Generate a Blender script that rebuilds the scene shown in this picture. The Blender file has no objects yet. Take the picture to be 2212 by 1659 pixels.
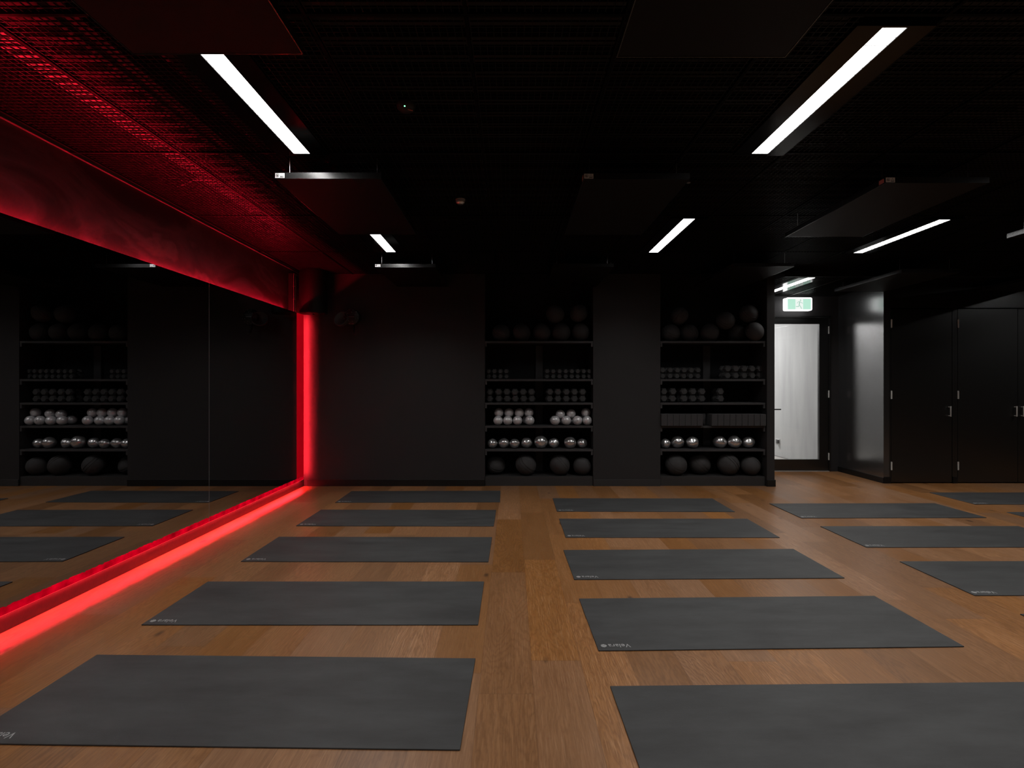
import bpy, bmesh, math, random
from mathutils import Vector, Matrix

# ---------------------------------------------------------------- camera, world, exposure
SC = bpy.context.scene
COL = SC.collection
H, F, CX, CY = 1.285, 1160.0, 1105.0, 832.0      # eye height (m), focal length and principal point in pixels of 2212x1659
cam_data = bpy.data.cameras.new('camera')
cam_data.sensor_fit = 'HORIZONTAL'
cam_data.sensor_width = 36.0
cam_data.lens = 36.0 * F / 2212.0
cam_data.shift_x = (1106.0 - CX) / 2212.0
cam_data.shift_y = -(829.5 - CY) / 2212.0
cam_data.clip_start = 0.05
cam_data.clip_end = 60
cam = bpy.data.objects.new('camera', cam_data)
cam.location = (0, 0, H)
cam.rotation_euler = (math.radians(90), 0, 0)
COL.objects.link(cam)
SC.camera = cam

world = bpy.data.worlds.new('world')
world.use_nodes = True
world.node_tree.nodes['Background'].inputs[0].default_value = (0, 0, 0, 1)
world.node_tree.nodes['Background'].inputs[1].default_value = 0.0
SC.world = world
SC.view_settings.view_transform = 'Standard'
SC.view_settings.look = 'None'
SC.view_settings.exposure = 0.0
SC.view_settings.gamma = 1.0
SC.view_settings.use_curve_mapping = False
try:
    SC.cycles.use_denoising = True
    SC.cycles.max_bounces = 8
    SC.cycles.sample_clamp_indirect = 6.0
    SC.cycles.blur_glossy = 0.6
except Exception:
    pass

LAMP_POWER = 14.0         # W of each louvred ceiling luminaire
LAMP_SPREAD = 136         # degrees: the louvre cuts the light off
LAMP_FACE = 10.0           # brightness of the visible diffuser
LED = 430.0                # red tape brightness
CORRIDOR_POWER = 62.0

random.seed(7)
PI = math.pi


def PX(px, Y):
    return (px - CX) * Y / F


def PZ(py, Y):
    return H + (CY - py) * Y / F


# ---------------------------------------------------------------- materials
MATS = {}


def new_mat(name):
    m = bpy.data.materials.new(name)
    m.use_nodes = True
    nt = m.node_tree
    return m, nt, nt.nodes['Principled BSDF'], nt.nodes, nt.links


def plain(name, col, rough=0.5, metal=0.0, spec=0.5, bump=0.0, bscale=80.0, var=0.0, vscale=3.0, coat=0.0, ior=1.5):
    m, nt, b, N, L = new_mat(name)
    b.inputs['Base Color'].default_value = (*col, 1)
    b.inputs['Roughness'].default_value = rough
    b.inputs['Metallic'].default_value = metal
    b.inputs['Specular IOR Level'].default_value = spec
    b.inputs['Coat Weight'].default_value = coat
    b.inputs['IOR'].default_value = ior
    b.inputs['Coat Roughness'].default_value = 0.12
    tc = N.new('ShaderNodeTexCoord')
    if bump:
        n = N.new('ShaderNodeTexNoise'); n.inputs['Scale'].default_value = bscale; n.inputs['Detail'].default_value = 4
        L.new(tc.outputs['Object'], n.inputs['Vector'])
        bp = N.new('ShaderNodeBump'); bp.inputs['Strength'].default_value = bump; bp.inputs['Distance'].default_value = 0.004
        L.new(n.outputs['Fac'], bp.inputs['Height']); L.new(bp.outputs['Normal'], b.inputs['Normal'])
    if var:
        n = N.new('ShaderNodeTexNoise'); n.inputs['Scale'].default_value = vscale; n.inputs['Detail'].default_value = 6
        L.new(tc.outputs['Object'], n.inputs['Vector'])
        mx = N.new('ShaderNodeMix'); mx.data_type = 'RGBA'
        mx.inputs[6].default_value = (*[c * (1 - var) for c in col], 1)
        mx.inputs[7].default_value = (*[min(1, c * (1 + var)) for c in col], 1)
        L.new(n.outputs['Fac'], mx.inputs[0]); L.new(mx.outputs[2], b.inputs['Base Color'])
    MATS[name] = m
    return m


def emitter(name, col, strength):
    m, nt, b, N, L = new_mat(name)
    b.inputs['Base Color'].default_value = (*[c * .3 for c in col], 1)
    b.inputs['Emission Color'].default_value = (*col, 1)
    b.inputs['Emission Strength'].default_value = strength
    MATS[name] = m
    return m


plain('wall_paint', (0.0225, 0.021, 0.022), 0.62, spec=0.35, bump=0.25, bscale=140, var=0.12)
plain('side_wall_paint', (0.024, 0.024, 0.025), 0.22, spec=0.5, ior=2.6, bump=0.06, bscale=40, var=0.1)
plain('cupboard_paint', (0.0035, 0.0038, 0.0038), 0.33, spec=0.5, ior=1.85, var=0.1)
plain('shelf_paint', (0.042, 0.040, 0.042), 0.55, spec=0.4, var=0.15, vscale=12)
plain('plinth_paint', (0.028, 0.026, 0.026), 0.6, spec=0.4, bump=0.15, bscale=60, var=0.2)
plain('skirting_paint', (0.006, 0.006, 0.006), 0.45, spec=0.4)
plain('red_lit_board', (0.014, 0.012, 0.013), 0.4, spec=0.4, bump=0.2, bscale=30, var=0.3, vscale=6)
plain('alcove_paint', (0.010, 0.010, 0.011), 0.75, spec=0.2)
plain('black_metal', (0.010, 0.010, 0.010), 0.45, spec=0.4)
plain('mesh_metal', (0.009, 0.009, 0.009), 0.42, spec=0.5, ior=1.25)
plain('edge_angle', (0.07, 0.065, 0.065), 0.4, spec=0.4)
plain('frame_metal', (0.003, 0.003, 0.003), 0.55, spec=0.05)
plain('deck_metal', (0.02, 0.018, 0.018), 0.5, spec=0.4, var=0.3, vscale=4)
plain('tray_metal', (0.30, 0.30, 0.30), 0.4, metal=0.5)
plain('gloss_black', (0.003, 0.003, 0.003), 0.15, spec=0.5, ior=1.22)
plain('heater_face', (0.0055, 0.0053, 0.0053), 0.5, spec=0.5, ior=1.25, bump=0.1, bscale=300)
plain('heater_edge', (0.10, 0.10, 0.10), 0.22, metal=0.9)
plain('sticker_white', (0.75, 0.75, 0.75), 0.5)
plain('sticker_red', (0.45, 0.12, 0.10), 0.5)
plain('print_black', (0.02, 0.02, 0.02), 0.5)
plain('steel', (0.55, 0.55, 0.55), 0.28, metal=1.0)
plain('hinge_steel', (0.62, 0.62, 0.60), 0.45, metal=0.2, spec=0.5)
plain('mat_print', (0.34, 0.34, 0.34), 0.7)
plain('rubber_black', (0.026, 0.026, 0.027), 0.62, spec=0.35)
plain('hex_rubber', (0.042, 0.041, 0.042), 0.55, spec=0.4)
plain('chrome', (0.7, 0.7, 0.7), 0.15, metal=1.0)
plain('foam_block', (0.050, 0.048, 0.050), 0.85, spec=0.2, bump=0.3, bscale=200, var=0.15, vscale=20)
plain('wall_ball', (0.046, 0.044, 0.045), 0.75, spec=0.25, bump=0.5, bscale=160, var=0.2, vscale=9)
plain('ball_seam', (0.022, 0.021, 0.021), 0.6)
plain('pearl_silver', (0.68, 0.67, 0.69), 0.34, metal=0.38, spec=0.5, bump=0.05, bscale=200)
plain('foil_silver', (0.75, 0.75, 0.76), 0.27, metal=0.9, bump=0.35, bscale=9)
plain('valve_black', (0.01, 0.01, 0.01), 0.5)
plain('speaker_grey', (0.05, 0.05, 0.05), 0.5)
plain('drum_black', (0.004, 0.004, 0.004), 0.55, spec=0.25)
plain('white_plastic', (0.6, 0.6, 0.6), 0.4)
plain('outlet_grey', (0.10, 0.10, 0.10), 0.4)
plain('light_floor', (0.45, 0.43, 0.40), 0.4)
plain('aluminium', (0.7, 0.7, 0.72), 0.35, metal=0.8)
emitter('lamp_white', (1.0, 0.985, 0.965), LAMP_FACE)
plain('louvre_grey', (0.30, 0.30, 0.30), 0.4)
plain('louvre_white', (0.05, 0.05, 0.05), 0.6)
emitter('led_red', (1.0, 0.018, 0.032), LED)
emitter('led_red_top', (1.0, 0.006, 0.030), LED * 1.5)
emitter('rim_glow_red', (1.0, 0.03, 0.05), 0.75)  # emission stands in for tape light caught in the mirror's glass edge
emitter('sign_white', (1.0, 1.0, 1.0), 3.2)
emitter('sign_panel', (0.90, 0.97, 0.93), 0.95)
emitter('sign_green', (0.50, 0.83, 0.67), 0.98)
emitter('sign_figure', (0.42, 0.66, 0.55), 0.9)
emitter('green_diode', (0.1, 1.0, 0.25), 8.0)


def mat_mirror():
    m, nt, b, N, L = new_mat('mirror')
    b.inputs['Base Color'].default_value = (0.56, 0.56, 0.57, 1)
    b.inputs['Metallic'].default_value = 1
    b.inputs['Roughness'].default_value = 0.0
    MATS['mirror'] = m


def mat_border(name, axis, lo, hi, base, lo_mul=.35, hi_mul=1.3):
    """edge strip of the mirror where the silvering has been sanded off; ragged towards the silver, red backlight painted as emission"""
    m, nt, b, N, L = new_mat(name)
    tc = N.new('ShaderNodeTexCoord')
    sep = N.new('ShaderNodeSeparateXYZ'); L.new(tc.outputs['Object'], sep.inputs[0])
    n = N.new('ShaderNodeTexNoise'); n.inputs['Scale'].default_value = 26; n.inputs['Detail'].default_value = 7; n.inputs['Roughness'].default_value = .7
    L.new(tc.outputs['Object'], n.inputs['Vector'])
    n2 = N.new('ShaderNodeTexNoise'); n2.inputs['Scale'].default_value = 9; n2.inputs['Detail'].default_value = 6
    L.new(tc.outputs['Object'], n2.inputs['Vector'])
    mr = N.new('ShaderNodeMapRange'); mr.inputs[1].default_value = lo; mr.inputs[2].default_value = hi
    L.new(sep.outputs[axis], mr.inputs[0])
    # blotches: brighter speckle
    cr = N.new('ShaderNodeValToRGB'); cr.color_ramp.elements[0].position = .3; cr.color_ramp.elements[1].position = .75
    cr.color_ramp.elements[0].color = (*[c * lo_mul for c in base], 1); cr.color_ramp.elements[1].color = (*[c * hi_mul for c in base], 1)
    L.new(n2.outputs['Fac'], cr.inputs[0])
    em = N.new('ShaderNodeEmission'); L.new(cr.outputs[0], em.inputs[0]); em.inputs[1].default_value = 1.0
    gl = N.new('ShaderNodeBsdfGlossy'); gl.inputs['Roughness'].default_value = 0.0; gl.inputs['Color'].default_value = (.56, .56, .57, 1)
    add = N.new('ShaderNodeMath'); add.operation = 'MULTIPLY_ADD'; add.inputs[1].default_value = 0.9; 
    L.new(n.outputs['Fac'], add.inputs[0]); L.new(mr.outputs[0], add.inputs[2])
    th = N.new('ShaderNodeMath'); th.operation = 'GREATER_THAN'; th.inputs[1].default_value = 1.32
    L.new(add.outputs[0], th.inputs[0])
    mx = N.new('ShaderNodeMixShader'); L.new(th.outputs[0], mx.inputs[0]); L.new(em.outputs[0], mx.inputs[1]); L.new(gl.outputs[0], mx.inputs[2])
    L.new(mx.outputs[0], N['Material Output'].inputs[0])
    MATS[name] = m


def mat_upper_wall():
    """rough black-painted concrete with pale stains and smears"""
    m, nt, b, N, L = new_mat('stained_wall')
    tc = N.new('ShaderNodeTexCoord')
    mp = N.new('ShaderNodeMapping'); mp.inputs['Scale'].default_value = (1, .9, 2.2)
    L.new(tc.outputs['Object'], mp.inputs['Vector'])
    n = N.new('ShaderNodeTexNoise'); n.inputs['Scale'].default_value = 1.1; n.inputs['Detail'].default_value = 7; n.inputs['Distortion'].default_value = .8
    L.new(mp.outputs[0], n.inputs['Vector'])
    cr = N.new('ShaderNodeValToRGB')
    e = cr.color_ramp.elements
    e[0].position = .41; e[0].color = (.010, .008, .008, 1)
    e[1].position = .47; e[1].color = (.050, .042, .045, 1)
    x = e.new(.55); x.color = (.024, .019, .021, 1)
    x = e.new(.60); x.color = (.075, .060, .064, 1)
    x = e.new(.66); x.color = (.028, .022, .024, 1)
    L.new(n.outputs['Fac'], cr.inputs[0]); L.new(cr.outputs[0], b.inputs['Base Color'])
    b.inputs['Roughness'].default_value = .55
    n2 = N.new('ShaderNodeTexNoise'); n2.inputs['Scale'].default_value = 60; n2.inputs['Detail'].default_value = 4
    L.new(tc.outputs['Object'], n2.inputs['Vector'])
    bp = N.new('ShaderNodeBump'); bp.inputs['Strength'].default_value = .25; bp.inputs['Distance'].default_value = .004
    L.new(n2.outputs['Fac'], bp.inputs['Height']); L.new(bp.outputs[0], b.inputs['Normal'])
    MATS['stained_wall'] = m


def mat_floor():
    m, nt, b, N, L = new_mat('oak_planks')

    def math_(op, a, c=None, d=None):
        n = N.new('ShaderNodeMath'); n.operation = op
        for i, v in enumerate((a, c, d)):
            if v is None: continue
            if isinstance(v, (int, float)): n.inputs[i].default_value = v
            else: L.new(v, n.inputs[i])
        return n.outputs[0]

    def comb(x, y, z):
        n = N.new('ShaderNodeCombineXYZ')
        for i, v in enumerate((x, y, z)):
            if isinstance(v, (int, float)): n.inputs[i].default_value = v
            else: L.new(v, n.inputs[i])
        return n.outputs[0]

    def mixc(f, a, c, mode='MIX'):
        n = N.new('ShaderNodeMix'); n.data_type = 'RGBA'; n.blend_type = mode
        for i, v in ((0, f), (6, a), (7, c)):
            if isinstance(v, (int, float)): n.inputs[i].default_value = v
            elif isinstance(v, tuple): n.inputs[i].default_value = (*v, 1)
            else: L.new(v, n.inputs[i])
        return n.outputs[2]

    geo = N.new('ShaderNodeNewGeometry')
    sep = N.new('ShaderNodeSeparateXYZ'); L.new(geo.outputs['Position'], sep.inputs[0])
    X, Y = sep.outputs[0], sep.outputs[1]
    W, LEN = .229, 1.45
    u = math_('DIVIDE', math_('SUBTRACT', X, .092), W)
    col = math_('FLOOR', u)
    fu = math_('SUBTRACT', u, col)
    wn = N.new('ShaderNodeTexWhiteNoise'); wn.noise_dimensions = '1D'; L.new(col, wn.inputs['W'])
    # columns step by an irregular offset, the middle one anchored on its joint
    off = math_('MULTIPLY', wn.outputs['Value'], math_('MINIMUM', math_('ABSOLUTE', col), 1.0))
    for cidx, val_ in ((-1.0, .186), (1.0, .541)):
        eq = math_('COMPARE', col, cidx, .1)
        off = math_('ADD', math_('MULTIPLY', off, math_('SUBTRACT', 1.0, eq)), math_('MULTIPLY', eq, val_))
    v = math_('ADD', math_('DIVIDE', math_('SUBTRACT', Y, 2.505), LEN), off)
    row = math_('FLOOR', v)
    fv = math_('SUBTRACT', v, row)
    wid = N.new('ShaderNodeTexWhiteNoise'); wid.noise_dimensions = '2D'; L.new(comb(col, row, 0), wid.inputs['Vector'])
    pid = wid.outputs['Value']
    ps = N.new('ShaderNodeSeparateColor'); L.new(wid.outputs['Color'], ps.inputs[0])
    # cathedral figure: contour lines of a slow noise stretched along the plank
    def noise(vec, scale, detail, dist=0.0, rough=.5):
        n = N.new('ShaderNodeTexNoise'); n.inputs['Scale'].default_value = scale; n.inputs['Detail'].default_value = detail
        n.inputs['Distortion'].default_value = dist; n.inputs['Roughness'].default_value = rough
        L.new(vec, n.inputs['Vector']); return n.outputs['Fac']
    base = comb(math_('MULTIPLY', X, 5.0), math_('MULTIPLY', Y, .85), math_('MULTIPLY', pid, 60))
    n0 = noise(base, 1.0, 1.5, .35)
    fine0 = noise(comb(math_('MULTIPLY', X, 55), math_('MULTIPLY', Y, 14), pid), 1.0, 4.0)
    contour = math_('PINGPONG', math_('MULTIPLY', math_('MULTIPLY_ADD', fine0, .075, n0), 56.0), 1.0)
    cr = N.new('ShaderNodeValToRGB'); cr.color_ramp.elements[0].position = .0; cr.color_ramp.elements[1].position = .75
    cr.color_ramp.elements[0].color = (0, 0, 0, 1); cr.color_ramp.elements[1].color = (1, 1, 1, 1)
    L.new(contour, cr.inputs[0])
    fine = noise(comb(math_('MULTIPLY', X, 110), math_('MULTIPLY', Y, 4.0), math_('MULTIPLY', pid, 40)), 1.0, 5.0, .5, .65)
    broad = noise(comb(math_('MULTIPLY', X, 9), math_('MULTIPLY', Y, 1.1), math_('MULTIPLY', pid, 90)), 1.0, 3.0, .4)
    dark, light = (.235, .096, .028), (.395, .182, .068)
    c1 = mixc(math_('MULTIPLY', broad, 1.0), dark, light)
    cr2 = N.new('ShaderNodeValToRGB'); cr2.color_ramp.elements[0].position = .30; cr2.color_ramp.elements[1].position = .72
    L.new(fine, cr2.inputs[0])
    c2 = mixc(math_('MULTIPLY', math_('SUBTRACT', 1.0, cr.outputs[0]), math_('MULTIPLY_ADD', ps.outputs[1], .5, .15)), c1, (.140, .056, .017))
    c3 = mixc(math_('MULTIPLY', math_('SUBTRACT', 1.0, cr2.outputs[0]), .60), c2, (.150, .062, .019))
    pores = noise(comb(math_('MULTIPLY', X, 260), math_('MULTIPLY', Y, 7.0), math_('MULTIPLY', pid, 20)), 1.0, 3.0, .2, .6)
    pr = N.new('ShaderNodeValToRGB'); pr.color_ramp.elements[0].position = .54; pr.color_ramp.elements[1].position = .66
    L.new(pores, pr.inputs[0])
    c3 = mixc(math_('MULTIPLY', pr.outputs[0], math_('MULTIPLY_ADD', ps.outputs[0], .35, .05)), c3, (.52, .29, .145))
    # per-plank value and warmth
    val = math_('MULTIPLY_ADD', ps.outputs[0], .36, .72)
    hs = N.new('ShaderNodeHueSaturation'); L.new(c3, hs.inputs['Color']); L.new(val, hs.inputs['Value'])
    L.new(math_('MULTIPLY_ADD', ps.outputs[2], .16, .88), hs.inputs['Saturation'])
    # knots
    kv = N.new('ShaderNodeTexVoronoi'); kv.inputs['Scale'].default_value = 1.0
    wob = noise(comb(math_('MULTIPLY', X, 30), math_('MULTIPLY', Y, 22), 0), 1.0, 3.0)
    L.new(comb(math_('MULTIPLY_ADD', X, 3.4, math_('MULTIPLY', wob, .05)), math_('MULTIPLY', Y, 1.5), 3.3), kv.inputs['Vector'])
    kr = N.new('ShaderNodeValToRGB'); kr.color_ramp.elements[0].position = .035; kr.color_ramp.elements[1].position = .085
    L.new(kv.outputs['Distance'], kr.inputs[0])
    c4 = mixc(math_('MULTIPLY', math_('SUBTRACT', 1.0, kr.outputs[0]), .8), hs.outputs[0], (.030, .014, .009))
    # seams
    eu = math_('MINIMUM', fu, math_('SUBTRACT', 1.0, fu))
    ev = math_('MINIMUM', fv, math_('SUBTRACT', 1.0, fv))
    su = math_('LESS_THAN', eu, .0055); sv = math_('LESS_THAN', ev, .0009)
    seam = math_('MAXIMUM', su, sv)
    c5 = mixc(math_('MULTIPLY', seam, .35), c4, (.05, .022, .010))
    L.new(c5, b.inputs['Base Color'])
    L.new(math_('MULTIPLY_ADD', fine, .16, .30), b.inputs['Roughness'])
    b.inputs['Specular IOR Level'].default_value = .38
    bp = N.new('ShaderNodeBump'); bp.inputs['Strength'].default_value = .12; bp.inputs['Distance'].default_value = .002
    L.new(math_('SUBTRACT', fine, math_('MULTIPLY', seam, .8)), bp.inputs['Height']); L.new(bp.outputs[0], b.inputs['Normal'])
    MATS['oak_planks'] = m


def mat_yoga():
    m, nt, b, N, L = new_mat('mat_rubber')
    tc = N.new('ShaderNodeTexCoord'); oi = N.new('ShaderNodeObjectInfo')
    ad = N.new('ShaderNodeVectorMath'); ad.operation = 'ADD'
    sc = N.new('ShaderNodeVectorMath'); sc.operation = 'SCALE'; sc.inputs['Scale'].default_value = 1.0
    L.new(oi.outputs['Location'], sc.inputs[0])
    L.new(tc.outputs['Object'], ad.inputs[0]); L.new(sc.outputs[0], ad.inputs[1])
    mp = N.new('ShaderNodeMapping'); mp.inputs['Scale'].default_value = (1.6, 5.0, 1)
    L.new(ad.outputs[0], mp.inputs['Vector'])
    n = N.new('ShaderNodeTexNoise'); n.inputs['Scale'].default_value = 1.3; n.inputs['Detail'].default_value = 8; n.inputs['Roughness'].default_value = .65
    L.new(mp.outputs[0], n.inputs['Vector'])
    cr = N.new('ShaderNodeValToRGB'); e = cr.color_ramp.elements
    e[0].position = .32; e[0].color = (.031, .0305, .031, 1)
    e[1].position = .72; e[1].color = (.057, .058, .059, 1)
    L.new(n.outputs['Fac'], cr.inputs[0])
    v = N.new('ShaderNodeTexVoronoi'); v.inputs['Scale'].default_value = 5.0
    L.new(ad.outputs[0], v.inputs['Vector'])
    lt = N.new('ShaderNodeMath'); lt.operation = 'LESS_THAN'; lt.inputs[1].default_value = .010
    L.new(v.outputs['Distance'], lt.inputs[0])
    mx = N.new('ShaderNodeMix'); mx.data_type = 'RGBA'; mx.inputs[7].default_value = (.30, .30, .29, 1)
    L.new(lt.outputs[0], mx.inputs[0]); L.new(cr.outputs[0], mx.inputs[6])
    L.new(mx.outputs[2], b.inputs['Base Color'])
    b.inputs['Roughness'].default_value = .58; b.inputs['Specular IOR Level'].default_value = .35
    n2 = N.new('ShaderNodeTexNoise'); n2.inputs['Scale'].default_value = 400
    L.new(tc.outputs['Object'], n2.inputs['Vector'])
    bp = N.new('ShaderNodeBump'); bp.inputs['Strength'].default_value = .2; bp.inputs['Distance'].default_value = .001
    L.new(n2.outputs['Fac'], bp.inputs['Height']); L.new(bp.outputs[0], b.inputs['Normal'])
    MATS['mat_rubber'] = m


def mat_concrete():
    m, nt, b, N, L = new_mat('pale_concrete')
    tc = N.new('ShaderNodeTexCoord')
    mp = N.new('ShaderNodeMapping'); mp.inputs['Scale'].default_value = (3, 2.2, .35)
    L.new(tc.outputs['Object'], mp.inputs['Vector'])
    n = N.new('ShaderNodeTexNoise'); n.inputs['Scale'].default_value = 2.2; n.inputs['Detail'].default_value = 6
    L.new(mp.outputs[0], n.inputs['Vector'])
    cr = N.new('ShaderNodeValToRGB'); e = cr.color_ramp.elements
    e[0].position = .3; e[0].color = (.42, .42, .42, 1); e[1].position = .7; e[1].color = (.53, .53, .525, 1)
    L.new(n.outputs['Fac'], cr.inputs[0]); L.new(cr.outputs[0], b.inputs['Base Color'])
    b.inputs['Roughness'].default_value = .7
    MATS['pale_concrete'] = m


def mat_glass():
    m, nt, b, N, L = new_mat('clear_glass')
    tr = N.new('ShaderNodeBsdfTransparent'); tr.inputs[0].default_value = (.94, .94, .94, 1)
    gl = N.new('ShaderNodeBsdfGlossy'); gl.inputs['Roughness'].default_value = .01
    fr = N.new('ShaderNodeFresnel'); fr.inputs[0].default_value = 1.45
    mx = N.new('ShaderNodeMixShader')
    L.new(fr.outputs[0], mx.inputs[0]); L.new(tr.outputs[0], mx.inputs[1]); L.new(gl.outputs[0], mx.inputs[2])
    L.new(mx.outputs[0], N['Material Output'].inputs[0])
    MATS['clear_glass'] = m


mat_mirror(); mat_upper_wall(); mat_floor(); mat_yoga(); mat_concrete(); mat_glass()
mat_border('bottom_glow', 2, .102, .150, (.62, .0, .012))
mat_border('side_glow', 1, 99, 100, (.30, .0, .004), .9, 1.1)


# ---------------------------------------------------------------- geometry helpers
class MB:
    def __init__(self): self.bm = bmesh.new()

    def box(self, x0, x1, y0, y1, z0, z1, bev=0.0, seg=2):
        t = bmesh.new(); bmesh.ops.create_cube(t, size=1.0)
        for v in t.verts:
            v.co = Vector(((x0 + x1) / 2 + v.co.x * (x1 - x0), (y0 + y1) / 2 + v.co.y * (y1 - y0), (z0 + z1) / 2 + v.co.z * (z1 - z0)))
        if bev > 0:
            bmesh.ops.bevel(t, geom=t.edges[:], offset=bev, segments=seg, affect='EDGES', profile=.5)
        self.merge(t); return self

    def merge(self, t, mat=None):
        me = bpy.data.meshes.new('tmp')
        if mat is not None: bmesh.ops.transform(t, matrix=mat, verts=t.verts)
        t.to_mesh(me); t.free(); self.bm.from_mesh(me); bpy.data.meshes.remove(me); return self

    def quick_bars(self, bars):
        """bars: list of (x0,x1,y0,y1,z0,z1); fast unbevelled boxes"""
        for x0, x1, y0, y1, z0, z1 in bars:
            v = [self.bm.verts.new((x, y, z)) for z in (z0, z1) for x, y in ((x0, y0), (x1, y0), (x1, y1), (x0, y1))]
            for f in ((3, 2, 1, 0), (4, 5, 6, 7), (0, 1, 5, 4), (1, 2, 6, 5), (2, 3, 7, 6), (3, 0, 4, 7)):
                self.bm.faces.new([v[i] for i in f])
        return self

    def tube(self, pts, r, seg=10):
        pts = [Vector(p) for p in pts]; rings = []
        for i, p in enumerate(pts):
            d = (pts[min(i + 1, len(pts) - 1)] - pts[max(i - 1, 0)]).normalized()
            a = d.cross(Vector((0, 0, 1)))
            if a.length < 1e-3: a = d.cross(Vector((1, 0, 0)))
            a.normalize(); c = d.cross(a)
            rings.append([self.bm.verts.new(p + (a * math.cos(2 * PI * k / seg) + c * math.sin(2 * PI * k / seg)) * r) for k in range(seg)])
        for i in range(len(rings) - 1):
            for k in range(seg):
                self.bm.faces.new((rings[i][k], rings[i][(k + 1) % seg], rings[i + 1][(k + 1) % seg], rings[i + 1][k]))
        self.bm.faces.new(rings[0][::-1]); self.bm.faces.new(rings[-1]); return self

    def lathe(self, prof, seg=32, mat=None):
        """prof: list of (r, z) revolved round z"""
        t = bmesh.new(); rings = []
        for r, z in prof:
            if r < 1e-6: rings.append([t.verts.new((0, 0, z))])
            else: rings.append([t.verts.new((r * math.cos(2 * PI * k / seg), r * math.sin(2 * PI * k / seg), z)) for k in range(seg)])
        for a, b2 in zip(rings, rings[1:]):
            for k in range(seg):
                q = (k + 1) % seg
                if len(a) == 1 and len(b2) == 1: continue
                if len(a) == 1: t.faces.new((a[0], b2[k], b2[q]))
                elif len(b2) == 1: t.faces.new((a[k], a[q], b2[0]))
                else: t.faces.new((a[k], a[q], b2[q], b2[k]))
        bmesh.ops.recalc_face_normals(t, faces=t.faces[:])
        return self.merge(t, mat)

    def prism(self, poly, z0, z1, mat=None):
        t = bmesh.new()
        a = [t.verts.new((x, y, z0)) for x, y in poly]; b2 = [t.verts.new((x, y, z1)) for x, y in poly]
        n = len(poly); t.faces.new(a[::-1]); t.faces.new(b2)
        for i in range(n): t.faces.new((a[i], a[(i + 1) % n], b2[(i + 1) % n], b2[i]))
        bmesh.ops.recalc_face_normals(t, faces=t.faces[:])
        return self.merge(t, mat)

    def build(self, name, mat, parent=None, smooth=False, loc=None, **props):
        me = bpy.data.meshes.new(name); self.bm.to_mesh(me); self.bm.free()
        me.materials.append(MATS[mat])
        if smooth:
            for p in me.polygons: p.use_smooth = True
            try: me.set_sharp_from_angle(angle=math.radians(40))
            except Exception: pass
        o = bpy.data.objects.new(name, me); COL.objects.link(o)
        if parent: o.parent = parent
        if loc: o.location = loc
        for k, v in props.items(): o[k] = v
        return o


def thing(name, label, cat, loc=(0, 0, 0), rz=0.0, group=None):
    o = bpy.data.objects.new(name, None); COL.objects.link(o)
    o.empty_display_size = .05
    o.location = loc; o.rotation_euler = (0, 0, rz); o['label'] = label; o['category'] = cat
    if group: o['group'] = group
    return o


def tag(o, label, cat, group=None):
    o['label'] = label; o['category'] = cat
    if group: o['group'] = group
    return o


KIDS = {}


def copy_tree(o, parent=None):
    c = o.copy(); COL.objects.link(c)
    if parent: c.parent = parent
    for ch in KIDS.setdefault(o.name, [k for k in o.children]): copy_tree(ch, c)
    return c


def struct(name, mb, mat, **kw):
    o = mb.build(name, mat, **kw); o['kind'] = 'structure'; return o


def B(*a, bev=0.0): return MB().box(*a, bev=bev)


ORD = ['first', 'second', 'third', 'fourth', 'fifth', 'sixth', 'seventh', 'eighth', 'ninth', 'tenth', 'eleventh', 'twelfth']

# ---------------------------------------------------------------- room shell
YB = 6.838            # back wall face
YA = 7.30             # alcove back
ZC = 2.70             # mesh ceiling
ZS = 3.12             # slab above it
XL = -2.70            # left wall
XR = 8.4
struct('floor', B(XL - .1, XR + .1, -2.1, 8.16, -.06, 0), 'oak_planks')
struct('ceiling', B(XL - .1, XR + .1, -2.1, 12.1, ZS, ZS + .08), 'deck_metal')
# ribs of the steel deck overhead, part of the slab
d = MB(); bars = []
y = -1.9
while y < 6.8:
    bars.append((XL, 3.3, y, y + .07, ZS - .055, ZS)); y += .15
d.quick_bars(bars)
dk = d.build('ceiling_rib', 'deck_metal', kind='structure'); dk.name = 'ceiling.001'

# left wall: full height, with the stained upper part above the mirrors
struct('wall_left', B(XL - .1, XL, -2.1, YB + .1, 0, ZS), 'stained_wall')
struct('wall_front', B(XL - .1, XR + .1, -2.2, -2.1, 0, ZS), 'wall_paint')
struct('wall_right', B(XR, XR + .1, -2.1, 7.2, 0, ZS), 'wall_paint')
# back wall pieces: left field, middle pier, slim end pier, alcove backs
X1a, X1b, X2a, X2b, X3 = -.340, 1.040, 1.895, 3.238, 3.335
w = MB().box(XL - .1, X1a, YB, YA + .1, 0, ZS)
struct('wall_back', w, 'wall_paint')
struct('wall_back', MB().box(X1b, X2a, YB, YA + .1, 0, ZS), 'wall_paint')
struct('wall_back', MB().box(X2b, X3, YB - .03, 8.0, 0, ZS), 'wall_paint')
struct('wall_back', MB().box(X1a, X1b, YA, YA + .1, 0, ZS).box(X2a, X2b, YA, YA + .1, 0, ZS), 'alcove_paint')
# skirting boards
struct('baseboard_back', B(-2.60, X1a, YB - .012, YB, 0, .085, bev=.003), 'skirting_paint')
struct('baseboard_back', B(X1b + .004, X2a - .004, YB - .010, YB, 0, .085, bev=.003), 'plinth_paint')
struct('baseboard_back', B(X2b, X3 + .01, YB - .042, YB - .03, 0, .085, bev=.003).box(X3, X3 + .012, YB - .03, 7.99, 0, .085), 'skirting_paint')
struct('baseboard_left', B(XL, -2.641, -2.1, YB - .0, 0, .122, bev=.002), 'red_lit_board')

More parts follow.
